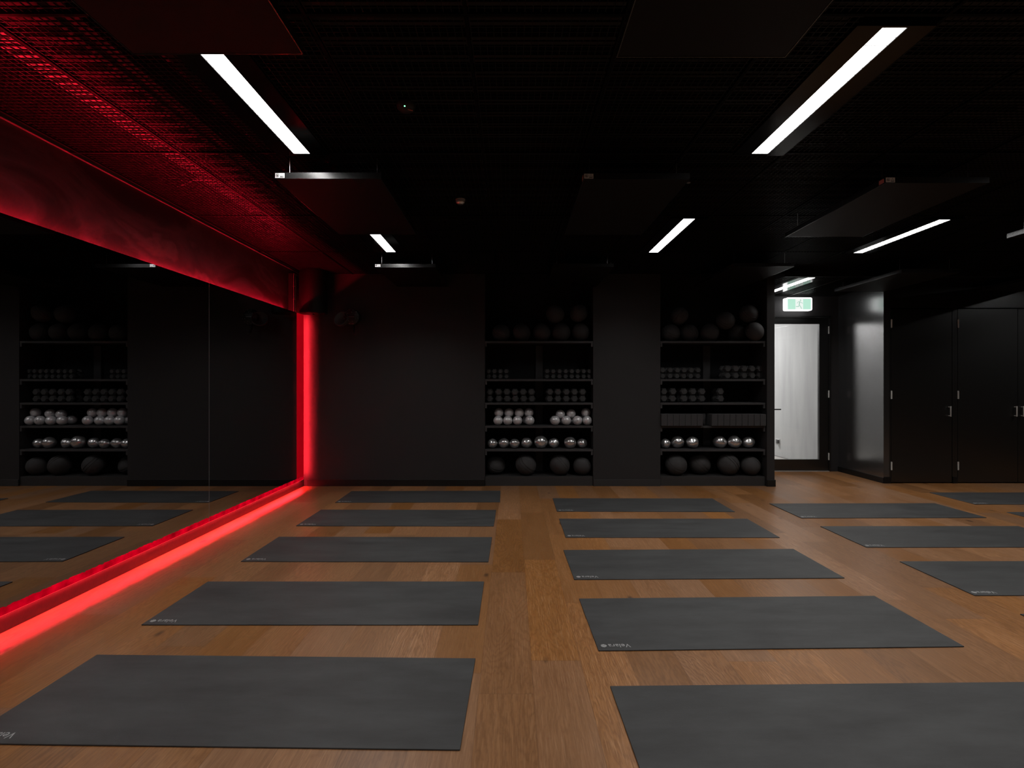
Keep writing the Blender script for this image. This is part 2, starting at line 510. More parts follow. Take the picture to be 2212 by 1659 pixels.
# door recess: door wall at Y=8, side wall at X=4.87
XD = 4.87
YD = 8.0
YC = 7.03             # cupboard wall face
DX0, DX1, DZ = 3.80, 4.745, 2.315
w = MB().box(X3 - .2, DX0, YD, YD + .12, 0, ZS).box(DX1, XD, YD, YD + .12, 0, ZS).box(DX0, DX1, YD, YD + .12, DZ, ZS)
struct('wall_back', w, 'wall_paint')
struct('wall_right', B(XD, XD + .075, YC, YD + .12, 0, ZS), 'side_wall_paint')
struct('baseboard_right', B(XD - .012, XD, YC - .01, YD, 0, .075, bev=.003), 'skirting_paint')
# cupboard wall: band above and the stiles between the doors
C1a, C1b, C2a, C2b = 4.97, 5.765, 5.842, 7.40
CZ = 2.285
w = MB().box(XD + .075, XR, YC, YC + .08, CZ + .012, ZS).box(XD + .075, C1a - .006, YC, YC + .08, 0, CZ + .012).box(C1b + .006, C2a - .006, YC, YC + .08, 0, CZ + .012).box(C2b + .006, XR, YC, YC + .08, 0, CZ + .012)
struct('wall_back', w, 'cupboard_paint')
struct('baseboard_back', B(XD + .0, C1a - .008, YC - .012, YC, 0, .085), 'skirting_paint')
struct('baseboard_back', B(C1b + .008, C2a - .008, YC - .012, YC, 0, .085), 'skirting_paint')

# corridor beyond the glass door
struct('wall_right', B(4.80, 4.9, YD + .12, 12.0, 0, 3.0), 'pale_concrete')
struct('wall_back', B(2.9, 4.9, 12.0, 12.1, 0, 3.0), 'pale_concrete')
struct('wall_left', B(2.9, 3.0, YD + .12, 12.0, 0, 3.0), 'pale_concrete')
struct('floor', B(2.9, 4.9, 8.16, 12.1, -.06, 0), 'light_floor')
struct('trim_1', B(4.788, 4.80, YD + .12, 12.0, 0, .006), 'outlet_grey')

# mesh ceiling, built cell by cell: fine grid of bars with T-shaped frames; luminaire slots are left open
GX = [3.51 - .6143 * k for k in range(-8, 11)]
GX = sorted(g for g in GX if g < XR and g > XL + .02)
GY = [-.39, .83, 2.05, 3.27, 4.485, 5.705, 6.80]
LAMPS = [(-1.275, 2.115), (-1.275, 4.53), (1.51, 2.115), (1.505, 4.545), (3.69, 2.115), (3.69, 4.57), (7.3, 5.3), (6.55, 2.115),
         (-1.275, -.35), (1.51, -.35), (3.69, -.35)]
SLOT = .155
bars, frames = [], []
xs = [XL] + GX + [XR]
ys = [-1.5] + GY + [YB]
for ix in range(len(xs) - 1):
    for iy in range(len(ys) - 1):
        x0, x1, y0, y1 = xs[ix], xs[ix + 1], ys[iy], ys[iy + 1]
        if y1 - y0 < .1 or x1 - x0 < .1: continue
        if y1 < .5: continue
        if x0 > 3.4 and y0 > 6.5: continue
        cuts = [(lx - SLOT, lx + SLOT) for lx, ly in LAMPS if ly < y1 - .3 and ly + 1.16 > y0 + .3 and lx + SLOT > x0 and lx - SLOT < x1]
        def spans():
            s = [(x0 + .012, x1 - .012)]
            for c0, c1 in cuts:
                s = [t for a, b_ in s for t in ((a, min(b_, c0)), (max(a, c1), b_)) if t[1] - t[0] > .01]
            return s
        sp = spans()
        n = int((y1 - y0 - .024) / .030)
        for k in range(n + 1):
            yy = y0 + .012 + k * .030
            for a, b_ in sp: bars.append((a, b_, yy, yy + .003, ZC, ZC + .007))
        n = int((x1 - x0 - .024) / .0305)
        for k in range(n + 1):
            xx = x0 + .012 + k * .0305
            if any(a <= xx <= b_ for a, b_ in sp): bars.append((xx, xx + .0028, y0 + .012, y1 - .012, ZC + .001, ZC + .005))
struct('ceiling', MB().quick_bars(bars), 'mesh_metal')
fr = []
for g in GX:
    fr.append((g - .007, g + .007, .5, 6.5 if g > 3.4 else YB, ZC - .004, ZC + .018))
for g in GY[1:]:
    fr.append((XL, XR, g - .007, g + .007, ZC - .003, ZC + .016))
struct('trim_4', B(XL, XL + .018, .5, YB, ZC - .004, ZC + .02), 'edge_angle')
struct('trim_2', MB().quick_bars(fr), 'frame_metal')
# lower ceiling over the door recess and cupboards
ZL = 2.61
cell = []
lb = []
for k in range(int((YD - 6.56) / .03)):
    yy = 6.56 + k * .03
    lb.append((X3, 3.52, yy, yy + .003, ZL, ZL + .007)); lb.append((3.84, XD if yy > YC - .01 else XR, yy, yy + .003, ZL, ZL + .007))
for k in range(int((XR - X3) / .0305)):
    xx = X3 + k * .0305
    if 3.52 < xx < 3.84: continue
    lb.append((xx, xx + .0028, 6.56, YD if xx < XD else YC, ZL + .001, ZL + .005))
struct('ceiling', MB().quick_bars(lb), 'mesh_metal')
struct('trim_3', MB().quick_bars([(X3, XR, 6.535, 6.56, ZL - .004, ZC + .016), (3.50, 3.52, 6.56, YD, ZL - .004, ZL + .016),
                                  (4.10, 4.12, 6.56, YD, ZL - .004, ZL + .016), (X3, XD, YD - .02, YD, ZL - .004, ZL + .016)]), 'mesh_metal')

# ---------------------------------------------------------------- door (setting)
dr = B(DX0, DX0 + .02, YD - .012, YD + .12, 0, DZ).box(DX1 - .02, DX1, YD - .012, YD + .12, 0, DZ).box(DX0, DX1, YD - .012, YD + .12, DZ - .02, DZ)
door = struct('door_1', dr, 'cupboard_paint')
lx0, lx1 = DX0 + .023, DX1 - .023
gx0, gx1, gz0, gz1 = 3.905, 4.588, .177, 2.198
lf = MB().box(lx0, gx0, YD + .005, YD + .05, .012, DZ - .023).box(gx1, lx1, YD + .005, YD + .05, .012, DZ - .023)
lf.box(gx0, gx1, YD + .005, YD + .05, .012, gz0).box(gx0, gx1, YD + .005, YD + .05, gz1, DZ - .023)
leaf = lf.build('door_leaf', 'cupboard_paint', parent=door)
B(gx0, gx1, YD + .022, YD + .030, gz0, gz1).build('glass_pane', 'clear_glass', parent=door)
hd = MB().tube([(3.862, YD + .01, .925), (3.862, YD - .05, .925)], .010).tube([(3.862, YD - .045, .925), (3.99, YD - .045, .925)], .009)
hd.lathe([(0, 0), (.026, 0), (.026, .008), (0, .008)], mat=Matrix.Translation((3.862, YD + .005, .925)) @ Matrix.Rotation(PI / 2, 4, 'X'))
hd.build('door_handle', 'black_metal', parent=door, smooth=True)
for z0, z1 in ((.17, .275), (1.10, 1.205), (2.05, 2.16)):
    MB().tube([(lx1 + .0015, YD - .006, z0), (lx1 + .0015, YD - .006, z1)], .009, 12).build('hinge', 'hinge_steel', parent=door, smooth=True)
B(DX0 + .02, DX1 - .02, YD - .02, YD + .06, 0, .008).build('gap_light_sill', 'aluminium', parent=door)  # pale metal sill strip, stands in for corridor light leaking under the door

# ---------------------------------------------------------------- luminaires
def make_lamp():
    t = thing('ceiling_light', '', 'ceiling light')
    # glossy black carrier plate, frame, white diffuser behind fine louvre blades
    MB().box(-SLOT, -.049, 0, 1.19, -.006, .05).box(.049, SLOT, 0, 1.19, -.006, .05).box(-.049, .049, 0, .012, -.006, .05).box(-.049, .049, 1.165, 1.19, -.006, .05).box(-SLOT, SLOT, 0, 1.19, .05, .06).build('carrier_plate', 'gloss_black', parent=t)
    df = MB().box(-.047, .047, .014, 1.163, -.004, .004)
    bl = []
    for k in range(1, 22):
        yy = .014 + k * 1.149 / 22
        bl.append((-.047, .047, yy - .0013, yy + .0013, -.0090, -.0042))
    nf = len(df.bm.faces)
    do = df.quick_bars(bl).build('louvred_diffuser', 'lamp_white', parent=t)
    do.data.materials.append(MATS['louvre_white'])
    for p in do.data.polygons:
        if p.index >= nf: p.material_index = 1
    ld = bpy.data.lights.new('lamp_beam', 'AREA'); ld.shape = 'RECTANGLE'; ld.size = .09; ld.size_y = 1.14
    ld.energy = LAMP_POWER; ld.spread = math.radians(LAMP_SPREAD); ld.color = (1.0, .975, .94)
    lo = bpy.data.objects.new('lamp_beam', ld); COL.objects.link(lo); lo.parent = t; lo.location = (0, .588, -.0050)
    return t


LLAB = {0: 'long white strip light near the mirror, behind the big heater panel at top left',
        1: 'short-looking white strip light far back above the mirror side, beside a heater panel',
        2: 'largest and brightest white strip light, at upper right of the ceiling',
        3: 'white strip light in the far middle of the ceiling, before the shelving',
        4: 'white strip light outside the view, right of the largest strip light',
        5: 'slim white strip light above the black cupboard doors',
        6: 'white strip light close to the far right wall over the cupboards',
        7: 'white strip light outside the view at the far right',
        8: 'white strip light behind the viewer on the mirror side',
        9: 'white strip light behind the viewer in the middle',
        10: 'white strip light behind the viewer on the right'}
lamp0 = make_lamp()
for i, (lx, ly) in enumerate(LAMPS):
    o = lamp0 if i == 0 else copy_tree(lamp0)
    o.location = (lx, ly - .012, ZC - .002)
    o['label'] = LLAB[i]; o['group'] = 'recessed linear ceiling lights'
o = copy_tree(lamp0); o.location = (3.68, 6.575, ZL - .002)
o['label'] = 'white strip light right above the green exit sign'; o['group'] = 'recessed linear ceiling lights'
# corridor lamp
t = thing('corridor_light', 'square ceiling lamp in the corridor behind the glass door', 'ceiling light', (3.45, 10.2, 2.86))
B(-.3, .3, -.6, .6, .0, .06, bev=.005).build('housing', 'white_plastic', parent=t)
B(-.28, .28, -.58, .58, -.004, .0).build('diffuser', 'lamp_white', parent=t)
ld = bpy.data.lights.new('lamp_beam', 'AREA'); ld.shape = 'RECTANGLE'; ld.size = .55; ld.size_y = 1.1; ld.energy = CORRIDOR_POWER
lo = bpy.data.objects.new('lamp_beam', ld); COL.objects.link(lo); lo.parent = t; lo.location = (0, 0, -.008)
struct('ceiling', B(2.9, 4.9, YD + .12, 12.1, 2.92, 3.0), 'white_plastic')

# ---------------------------------------------------------------- mirrors and red tape
XM = -2.615
Z0, Z1 = .102, 2.168


def mirror(y0, y1, end, label):
    t = thing('mirror_panel', label, 'mirror', (XM, y0, Z0), 0, 'wall mirrors above the red glow')
    top, L_ = Z1 - Z0, y1 - y0
    le = L_ - (.219 if end else 0)
    B(-.006, 0, 0, le, .044, top).build('mirror_glass', 'mirror', parent=t)
    o = B(-.006, 0, 0, L_, 0, .044).build('frosted_edge', 'bottom_glow', parent=t); o['label'] = 'red glowing ragged bottom edge'
    if end:
        o = B(-.006, 0, le, L_, .044, top).build('frosted_edge', 'side_glow', parent=t); o['label'] = 'red glowing side edge'
        B(-.006, .0006, L_ - .0, L_ + .0012, 0, top).build('glass_rim', 'rim_glow_red', parent=t)
    B(-.006, .0006, 0, L_, -.0018, 0).build('glass_rim', 'rim_glow_red', parent=t)
    B(-.006, .0004, -.002, .0, .0, top).build('polished_edge', 'louvre_grey', parent=t)
    B(-.030, -.006, .05, L_ - .3, .4, .45).build('batten', 'black_metal', parent=t)
    B(-.030, -.006, .05, L_ - .3, 1.7, 1.75).build('batten', 'black_metal', parent=t)
    return t


mirror(4.645, 6.756, True, 'mirror panel beside the glowing red corner, right of the vertical joint')
mirror(2.533, 4.642, False, 'mirror panel left of the vertical joint, reflecting the shelves')
mirror(.42, 2.530, False, 'mirror panel nearest the viewer, beyond the left edge of view')
# the material coordinates of the edge strips are local, so shift the ragged test by hand
for m_ in ('bottom_glow',):
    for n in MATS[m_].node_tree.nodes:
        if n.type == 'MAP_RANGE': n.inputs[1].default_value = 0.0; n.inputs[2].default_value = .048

tag(B(-2.634, -2.624, .5, 6.74, .1068, .1105).build('led_strip', 'led_red'), 'red light tape hidden behind the mirrors\' bottom edge, shining on the floor', 'light strip', 'red light tapes round the mirrors')
tag(B(-2.634, -2.624, 6.747, 6.7515, .14, 2.15).build('led_strip', 'led_red'), 'upright red light tape hidden behind the mirror end, washing the back corner', 'light strip', 'red light tapes round the mirrors')
tag(B(-2.688, -2.682, .5, 6.40, 2.120, 2.123).build('led_strip', 'led_red_top'), 'red light tape hidden behind the mirrors\' top edge, washing the wall above', 'light strip', 'red light tapes round the mirrors')
tag(B(-2.697, -2.660, .5, 6.74, 2.088, 2.120).build('cable_channel', 'black_metal'), 'black channel holding the top red tape behind the mirrors', 'channel')
tag(B(-2.641, -2.622, .5, 6.735, .1225, .150).build('cable_channel', 'black_metal'), 'black channel holding the bottom red tape behind the mirrors', 'channel')
tag(B(-2.650, -2.622, 6.722, 6.7435, .155, 2.115).build('cable_channel', 'black_metal'), 'upright black channel behind the mirror end at the back corner', 'channel')

# black drum hanging in the corner above the mirror, and the bracket beside it
t = thing('duct_drum', 'black round drum hanging in the ceiling corner above the red glow', 'duct', (-2.445, 6.63, 2.165))
MB().lathe([(0, 0), (.155, 0), (.163, .006), (.165, .02), (.165, .50), (.155, .53), (0, .53)], seg=48).build('shell', 'drum_black', parent=t, smooth=True)
MB().lathe([(0, -.012), (.012, -.012), (.012, 0), (0, 0)], seg=12).build('bolt', 'black_metal', parent=t)
t = thing('wall_bracket', 'thin metal bracket with two rods on the wall beside the corner drum', 'bracket', (XL, 6.50, 2.17))
MB().box(.0, .05, 0, .004, 0, .47).build('plate', 'mesh_metal', parent=t)
MB().tube([(.055, .02, .0), (.055, .02, .47)], .004).build('rod', 'tray_metal', parent=t)
MB().tube([(.055, .08, .0), (.055, .08, .47)], .005).build('rod', 'tray_metal', parent=t)
MB().tube([(.055, .02, .47), (.055, .13, .47)], .004).build('arm', 'tray_metal', parent=t)
MB().tube([(.055, .02, .0), (.055, .09, .0)], .005).build('arm', 'tray_metal', parent=t)
for z in (.16, .32):
    MB().tube([(.02, .05, z), (.06, .05, z)], .006).build('bolt', 'steel', parent=t)

# ---------------------------------------------------------------- cable tray and hangers above the mesh on the mirror side
tr = [(-2.275, -2.271, .8, 6.7, 2.79, 2.84), (-2.174, -2.170, .8, 6.7, 2.79, 2.84)]
yy = .85
while yy < 6.7:
    tr.append((-2.271, -2.174, yy, yy + .028, 2.79, 2.796)); yy += .055
t = tag(MB().quick_bars(tr).build('cable_tray', 'tray_metal'), 'long slotted cable tray running above the mesh ceiling beside the mirror wall', 'cable tray')
for i, yy in enumerate((2.2, 3.9, 5.3, 6.3)):
    hg = MB().tube([(-2.30, yy, 2.775), (-2.14, yy, 2.775)], .008, 6).tube([(-2.22, yy, 2.775), (-2.22, yy, ZS - .04)], .005, 6)
    hg.tube([(-2.30, yy, 2.775), (-2.44, yy + .02, 2.73)], .004, 6)
    hg.build('hanger', 'tray_metal', parent=t)
for nm, x0, x1, z0, z1, lab in (('air_duct', -1.95, -1.80, 2.82, 2.98, 'dark square duct above the mesh, first from the mirror wall'),
                               ('air_duct', -1.60, -1.45, 2.80, 2.96, 'dark square duct above the mesh, second from the mirror wall')):
    tag(B(x0, x1, .6, 6.8, z0, z1, bev=.004).build(nm, 'alcove_paint'), lab, 'duct')

# ---------------------------------------------------------------- heater panels
def make_heater():
    t = thing('heater_panel', '', 'heater panel')
    MB().box(.004, .641, .004, 1.206, .0, .034, bev=.002).build('radiant_face', 'heater_face', parent=t)
    o = MB().box(0, .645, 0, .004, -.001, .036).box(0, .645, 1.206, 1.210, -.001, .036).box(0, .004, .004, 1.206, -.001, .036).box(.641, .645, .004, 1.206, -.001, .036)
    o.build('edge_trim', 'heater_edge', parent=t)
    s = B(.004, .060, -.0012, 0, .003, .032).build('sticker', 'sticker_white', parent=t); s['label'] = 'small white warning sticker'
    rot = Matrix.Translation((.018, -.0014, .0185)) @ Matrix.Rotation(PI / 2, 4, 'X')
    ring = MB()
    n = 20
    pts_o = [(math.cos(2 * PI * k / n) * .0095, math.sin(2 * PI * k / n) * .0095) for k in range(n)]
    for k in range(n):
        a, b_ = pts_o[k], pts_o[(k + 1) % n]
        ring.prism([(a[0] * .8, a[1] * .8), a, b_, (b_[0] * .8, b_[1] * .8)], 0, .0006, mat=rot)
    ring.prism([(-.0065, .0055), (-.0055, .0065), (.0065, -.0055), (.0055, -.0065)], 0, .0006, mat=rot)
    ring.prism([(-.004, -.004), (.003, -.004), (.003, .001), (-.004, .004)], 0, .0005, mat=rot)
    rot2 = Matrix.Translation((.045, -.0014, .0185)) @ Matrix.Rotation(PI / 2, 4, 'X')
    for a, b_ in (((-.010, -.006), (.010, -.006)), ((.010, -.006), (0, .010)), ((0, .010), (-.010, -.006))):
        dx, dy = b_[0] - a[0], b_[1] - a[1]; l = math.hypot(dx, dy); nx, ny = -dy / l * .0012, dx / l * .0012
        ring.prism([a, b_, (b_[0] + nx, b_[1] + ny), (a[0] + nx, a[1] + ny)], 0, .0006, mat=rot2)
    ring.prism([(-.011, -.012), (.010, -.012), (.010, -.0085), (-.011, -.0085)], 0, .0006, mat=rot2)
    ring.build('sticker_print', 'print_black', parent=s)
    B(-.0012, 0, .01, .055, .005, .030).build('sticker', 'sticker_red', parent=t)['label'] = 'small red side sticker'
    for x in (.05, .595):
        for y_ in (.10, 1.11):
            MB().tube([(x, y_, .034), (x, y_, .165)], .0016, 6).tube([(x, y_, .036), (x + .03, y_, .06)], .0016, 6).build('hanging_wire', 'steel', parent=t)
    return t


HP = [(-1.432, .82, 'large black heater panel at top left, hiding the near end of a strip light'),
      (-1.434, 3.25, 'black heater panel near the mirror side with a bright shiny front edge'),
      (-1.452, 5.70, 'small far heater panel near the mirror side, below the short strip light'),
      (.400, .84, 'black heater panel at the top middle of the view'),
      (.437, 3.26, 'black heater panel in the middle, left of the far middle strip light'),
      (.437, 5.68, 'far middle black heater panel just before the shelving'),
      (2.310, 3.32, 'black heater panel left of the slim strip light, its flat grey underside visible'),
      (2.335, 5.66, 'far black heater panel just left of the exit sign'),
      (4.215, 3.36, 'black heater panel with a bright side edge at the far right of the view'),
      (4.215, 5.80, 'black heater panel right of the exit sign with a bright top edge'),
      (6.000, 5.79, 'black heater panel hanging before the wall above the double cupboard')]
h0 = make_heater()
for i, (x, y_, lab) in enumerate(HP):
    o = h0 if i == 0 else copy_tree(h0)
    o.location = (x, y_, 2.536); o['label'] = lab; o['group'] = 'hanging black heater panels'
    if y_ > 5.75: o.location.z = 2.505
    if i in (5, 7, 9, 10):
        for ch in [c for c in o.children_recursive if 'sticker' in c.name]: bpy.data.objects.remove(ch)

# ---------------------------------------------------------------- small ceiling fittings
t = thing('smoke_detector', 'small ceiling detector with a tiny green light', 'detector', (-.53, 2.70, ZC - .004))
MB().lathe([(0, -.035), (.03, -.033), (.045, -.02), (.05, 0), (0, 0)], seg=24).build('body', 'black_metal', parent=t, smooth=True)
MB().lathe([(0, -.004), (.0035, -.002), (.0035, .002), (0, .003)], seg=10, mat=Matrix.Translation((0, -.036, -.026))).build('diode', 'green_diode', parent=t)
MB().tube([(.012, -.02, -.034), (.035, -.01, -.036)], .003, 6).build('red_tab', 'sticker_red', parent=t)
t = thing('ceiling_detector', 'dark domed detector with slotted rim in the middle of the ceiling', 'detector', (-.385, 4.05, ZC - .004))
MB().lathe([(0, -.05), (.02, -.048), (.034, -.036), (.036, -.030), (.032, -.028), (.036, -.024), (.036, -.020), (.032, -.018), (.037, -.014), (.038, 0), (0, 0)], seg=28).build('dome', 'steel', parent=t, smooth=False)
for x, y_, lab in ((1.20, 3.64, 'sprinkler head left of the middle strip light'), (1.146, 6.2, 'sprinkler head just before the shelving pier'), (2.75, 4.60, 'sprinkler head behind the heater panel left of the slim light')):
    t = thing('sprinkler', lab, 'sprinkler', (x, y_, ZC - .03), 0, 'ceiling sprinkler heads')
    MB().tube([(0, 0, -.01), (0, 0, .05)], .006, 10).build('stem', 'steel', parent=t, smooth=True)
    MB().lathe([(0, -.016), (.014, -.014), (.014, -.012), (0, -.010)], seg=14).build('deflector', 'steel', parent=t)

# ---------------------------------------------------------------- wall speaker on the back wall
t = thing('wall_speaker', 'dim round wall fixture with a ring of small studs beside the red corner', 'speaker', (-2.03, YB, 2.10))
MB().tube([(0, 0, 0), (0, -.10, 0)], .022, 14).box(-.03, .03, -.012, 0, -.06, .06).build('bracket', 'black_metal', parent=t, smooth=True)
m4 = Matrix.Translation((-.075, -.17, -.0)) @ Matrix.Rotation(math.radians(68), 4, 'X') @ Matrix.Rotation(math.radians(-18), 4, 'Y')
MB().lathe([(0, -.06), (.04, -.055), (.075, -.035), (.095, 0), (.098, .03), (.09, .032), (.07, .0), (0, -.03)], seg=36, mat=m4).build('bowl', 'speaker_grey', parent=t, smooth=True)
m5 = Matrix.Translation((.045, -.17, .03)) @ Matrix.Rotation(PI / 2, 4, 'X')
MB().lathe([(0, .03), (.06, .028), (.095, .012), (.105, -.02), (.10, -.06), (0, -.07)], seg=36, mat=m5).build('grille', 'black_metal', parent=t, smooth=True)
for rr, nn in ((.088, 12), (.058, 7)):
    for k in range(nn):
        a = 2 * PI * k / nn + rr * 9
        MB().lathe([(0, .006), (.0035, .004), (.004, 0), (0, -.002)], seg=8, mat=Matrix.Translation((.045 + rr * math.cos(a), -.188 - (.10 - rr) * .2, .03 + rr * math.sin(a))) @ Matrix.Rotation(PI / 2, 4, 'X')).build('stud', 'steel', parent=t)
MB().box(.015, .085, -.206, -.200, .028, .034).build('badge', 'steel', parent=t)
MB().tube([(.05, -.10, -.06), (.06, -.14, -.17), (.09, -.14, -.18)], .012, 8).build('cable_knuckle', 'black_metal', parent=t, smooth=True)

# ---------------------------------------------------------------- exit sign
t = thing('exit_sign', 'glowing green exit sign with a running figure above the glass door', 'exit sign', (PX(1725, 7.86), 7.86, 2.47))
def rrect(w_, h_, r, n=5):
    p = []
    for cx_, cy_, a0 in ((w_ - r, h_ - r, 0), (-w_ + r, h_ - r, 90), (-w_ + r, -h_ + r, 180), (w_ - r, -h_ + r, 270)):
        for k in range(n + 1):
            a = math.radians(a0 + 90 * k / n); p.append((cx_ + r * math.cos(a), cy_ + r * math.sin(a)))
    return p
RX = Matrix.Rotation(PI / 2, 4, 'X')
MB().prism(rrect(.188, .094, .02), -.018, .018, mat=RX).build('sign_body', 'sign_white', parent=t)
MB().prism(rrect(.196, .092, .02), -.065, -.050, mat=RX).build('back_rim', 'sign_white', parent=t)
MB().tube([(0, .05, 0), (0, .14, 0)], .02).build('wall_mount', 'black_metal', parent=t)
pn = MB().prism([(-.172, -.080), (-.056, -.080), (-.056, .076), (-.172, .076)], .0182, .0200, mat=RX)
pn.prism([(.056, -.080), (.172, -.080), (.172, .076), (.056, .076)], .0182, .0200, mat=RX)
pn.build('green_panel', 'sign_green', parent=t)
MB().prism([(-.0555, -.080), (.0555, -.080), (.0555, .076), (-.0555, .076)], .0182, .0200, mat=RX).build('white_door_field', 'sign_panel', parent=t)
def stroke(mb, pts, w_):
    for a, b_ in zip(pts, pts[1:]):
        dx, dy = b_[0] - a[0], b_[1] - a[1]; l = math.hypot(dx, dy); nx, ny = -dy / l * w_ / 2, dx / l * w_ / 2
        mb.prism([(a[0] + nx, a[1] + ny), (a[0] - nx, a[1] - ny), (b_[0] - nx, b_[1] - ny), (b_[0] + nx, b_[1] + ny)], .0202, .0212, mat=RX)
fg = MB().prism([(.018 + .0095 * math.cos(a * PI / 8), .055 + .0095 * math.sin(a * PI / 8)) for a in range(16)], .0202, .0212, mat=RX)
stroke(fg, [(.008, .036), (-.002, -.012)], .015)
stroke(fg, [(.010, .036), (.030, .022), (.050, .008)], .008)
stroke(fg, [(.006, .038), (-.018, .030), (-.032, .008)], .008)
stroke(fg, [(-.002, -.012), (-.008, -.038), (-.050, -.038)], .010)
stroke(fg, [(-.002, -.010), (.020, -.040), (.034, -.070)], .010)
fg.build('running_figure', 'sign_figure', parent=t)

# ---------------------------------------------------------------- outlet in the corridor
t = thing('power_outlet', 'dark power outlet on the pale corridor wall seen through the door glass', 'power outlet', (4.80, 9.67, .275))
B(-.012, 0, -.075, .075, -.045, .045, bev=.003).build('plate', 'white_plastic', parent=t)
B(-.05, -.012, -.07, -.01, -.035, .03, bev=.004).build('plug', 'outlet_grey', parent=t)
B(-.016, -.012, .015, .055, -.03, .03).build('switches', 'outlet_grey', parent=t)

# ---------------------------------------------------------------- cupboards
def cupboard(label, x0, x1, doors):
    t = thing('built_in_cupboard', label, 'cupboard', (x0, YC, 0))
    w_ = x1 - x0
    MB().box(0, .018, .03, .60, .01, CZ).box(w_ - .018, w_, .03, .60, .01, CZ).box(.018, w_ - .018, .58, .60, .01, CZ).box(.018, w_ - .018, .03, .58, .01, .03).box(.018, w_ - .018, .03, .58, CZ - .02, CZ).build('carcass', 'cupboard_paint', parent=t)
    for a, b_, side in doors:
        d_ = B(a - x0, b_ - x0, .0, .026, .014, CZ - .002, bev=.0015).build('door', 'cupboard_paint', parent=t)
        hx = (a - x0 + .002) if side == 'L' else (b_ - x0 - .002)
        for z0, z1 in ((.175, .282), (1.105, 1.212), (2.035, 2.145)):
            MB().tube([(hx, -.006, z0), (hx, -.006, z1)], .0085, 12).build('hinge', 'hinge_steel', parent=d_, smooth=True)
        kx = (b_ - x0 - .043) if side == 'L' else (a - x0 + .043)
        MB().tube([(kx, 0, .885), (kx, -.034, .885)], .005, 10).tube([(kx, 0, 1.0), (kx, -.034, 1.0)], .005, 10).box(kx - .006, kx + .006, -.040, -.030, .875, 1.010, bev=.002).build('handle', 'hinge_steel', parent=d_, smooth=True)
    return t


cupboard('matt black single-door cupboard right of the door recess', C1a, C1b, [(C1a, C1b, 'L')])
cupboard('matt black double-door cupboard at the right edge of the view', C2a, C2b, [(C2a, 6.625, 'L'), (6.629, C2b, 'R')])

# ---------------------------------------------------------------- shelving bays
SH = [.466, .766, 1.061, 1.362, 1.847]      # shelf tops
PLZ = .118
YF = YB + .004


def shelving(x0, x1, label, px):
    t = thing('shelving_unit', label, 'shelves', (x0, YF, 0))
    w_ = x1 - x0; dpt = YA - YF - .004
    MB().box(.004, w_ - .004, .008, dpt, .0, PLZ, bev=.002).build('plinth', 'plinth_paint', parent=t)
    for z in SH:
        s = MB().box(.003, w_ - .003, .012, dpt, z - .018, z).box(.003, w_ - .003, .0, .012, z - .026, z, bev=.0015).build('shelf', 'shelf_paint', parent=t)
        for xx in (.004, w_ - .026):
            MB().box(xx, xx + .022, .002, .045, z - .072, z - .0265).build('bracket', 'shelf_paint', parent=s)
    MB().box(px - x0 - .048, px - x0 + .048, dpt - .03, dpt, PLZ, 1.82).build('rear_post', 'shelf_paint', parent=t)
    return t


shelving(X1a, X1b, 'black built-in shelves in the alcove nearer the mirror, left of the wide pier', .375)
shelving(X2a, X2b, 'black built-in shelves in the alcove beside the door recess', 2.64)
BAY = ['mirror-side bay', 'door-side bay']


def ball_mesh(name, rx, ry, rz, seed, amp, seg=(32, 20), dent=None):
    rnd = random.Random(seed)
    t = bmesh.new(); bmesh.ops.create_uvsphere(t, u_segments=seg[0], v_segments=seg[1], radius=1.0)
    ph = [(Vector((rnd.uniform(-1, 1), rnd.uniform(-1, 1), rnd.uniform(-1, 1))).normalized(), rnd.uniform(0, 6), rnd.uniform(2, 5)) for _ in range(5)]
    for v in t.verts:
        n = v.co.normalized(); s = 1 + amp * sum(math.sin(k * n.dot(a) * 1.6 + p) for a, p, k in ph) / 3
        v.co = Vector((n.x * rx * s, n.y * ry * s, n.z * rz * s))
    return t


def ball(name, label, cat, group, c, r, mat, seed=0, amp=0.0, rot=(0, 0, 0), valve=None):
    rx, ry, rz = r if isinstance(r, tuple) else (r, r, r)
    mb = MB(); mb.merge(ball_mesh(name, rx, ry, rz, seed, amp))
    o = mb.build(name, mat, smooth=True, loc=c); o.rotation_euler = rot
    for p in o.data.polygons: p.use_smooth = True
    tag(o, label, cat, group)
    if valve:
        v = Vector(valve).normalized()
        q = v.to_track_quat('Z', 'Y').to_matrix().to_4x4()
        MB().lathe([(0, .0022), (.0045, .0018), (.005, -.004), (0, -.006)], seg=12, mat=Matrix.Translation(v * rx) @ q).build('valve_plug', 'valve_black', parent=o)
    return o


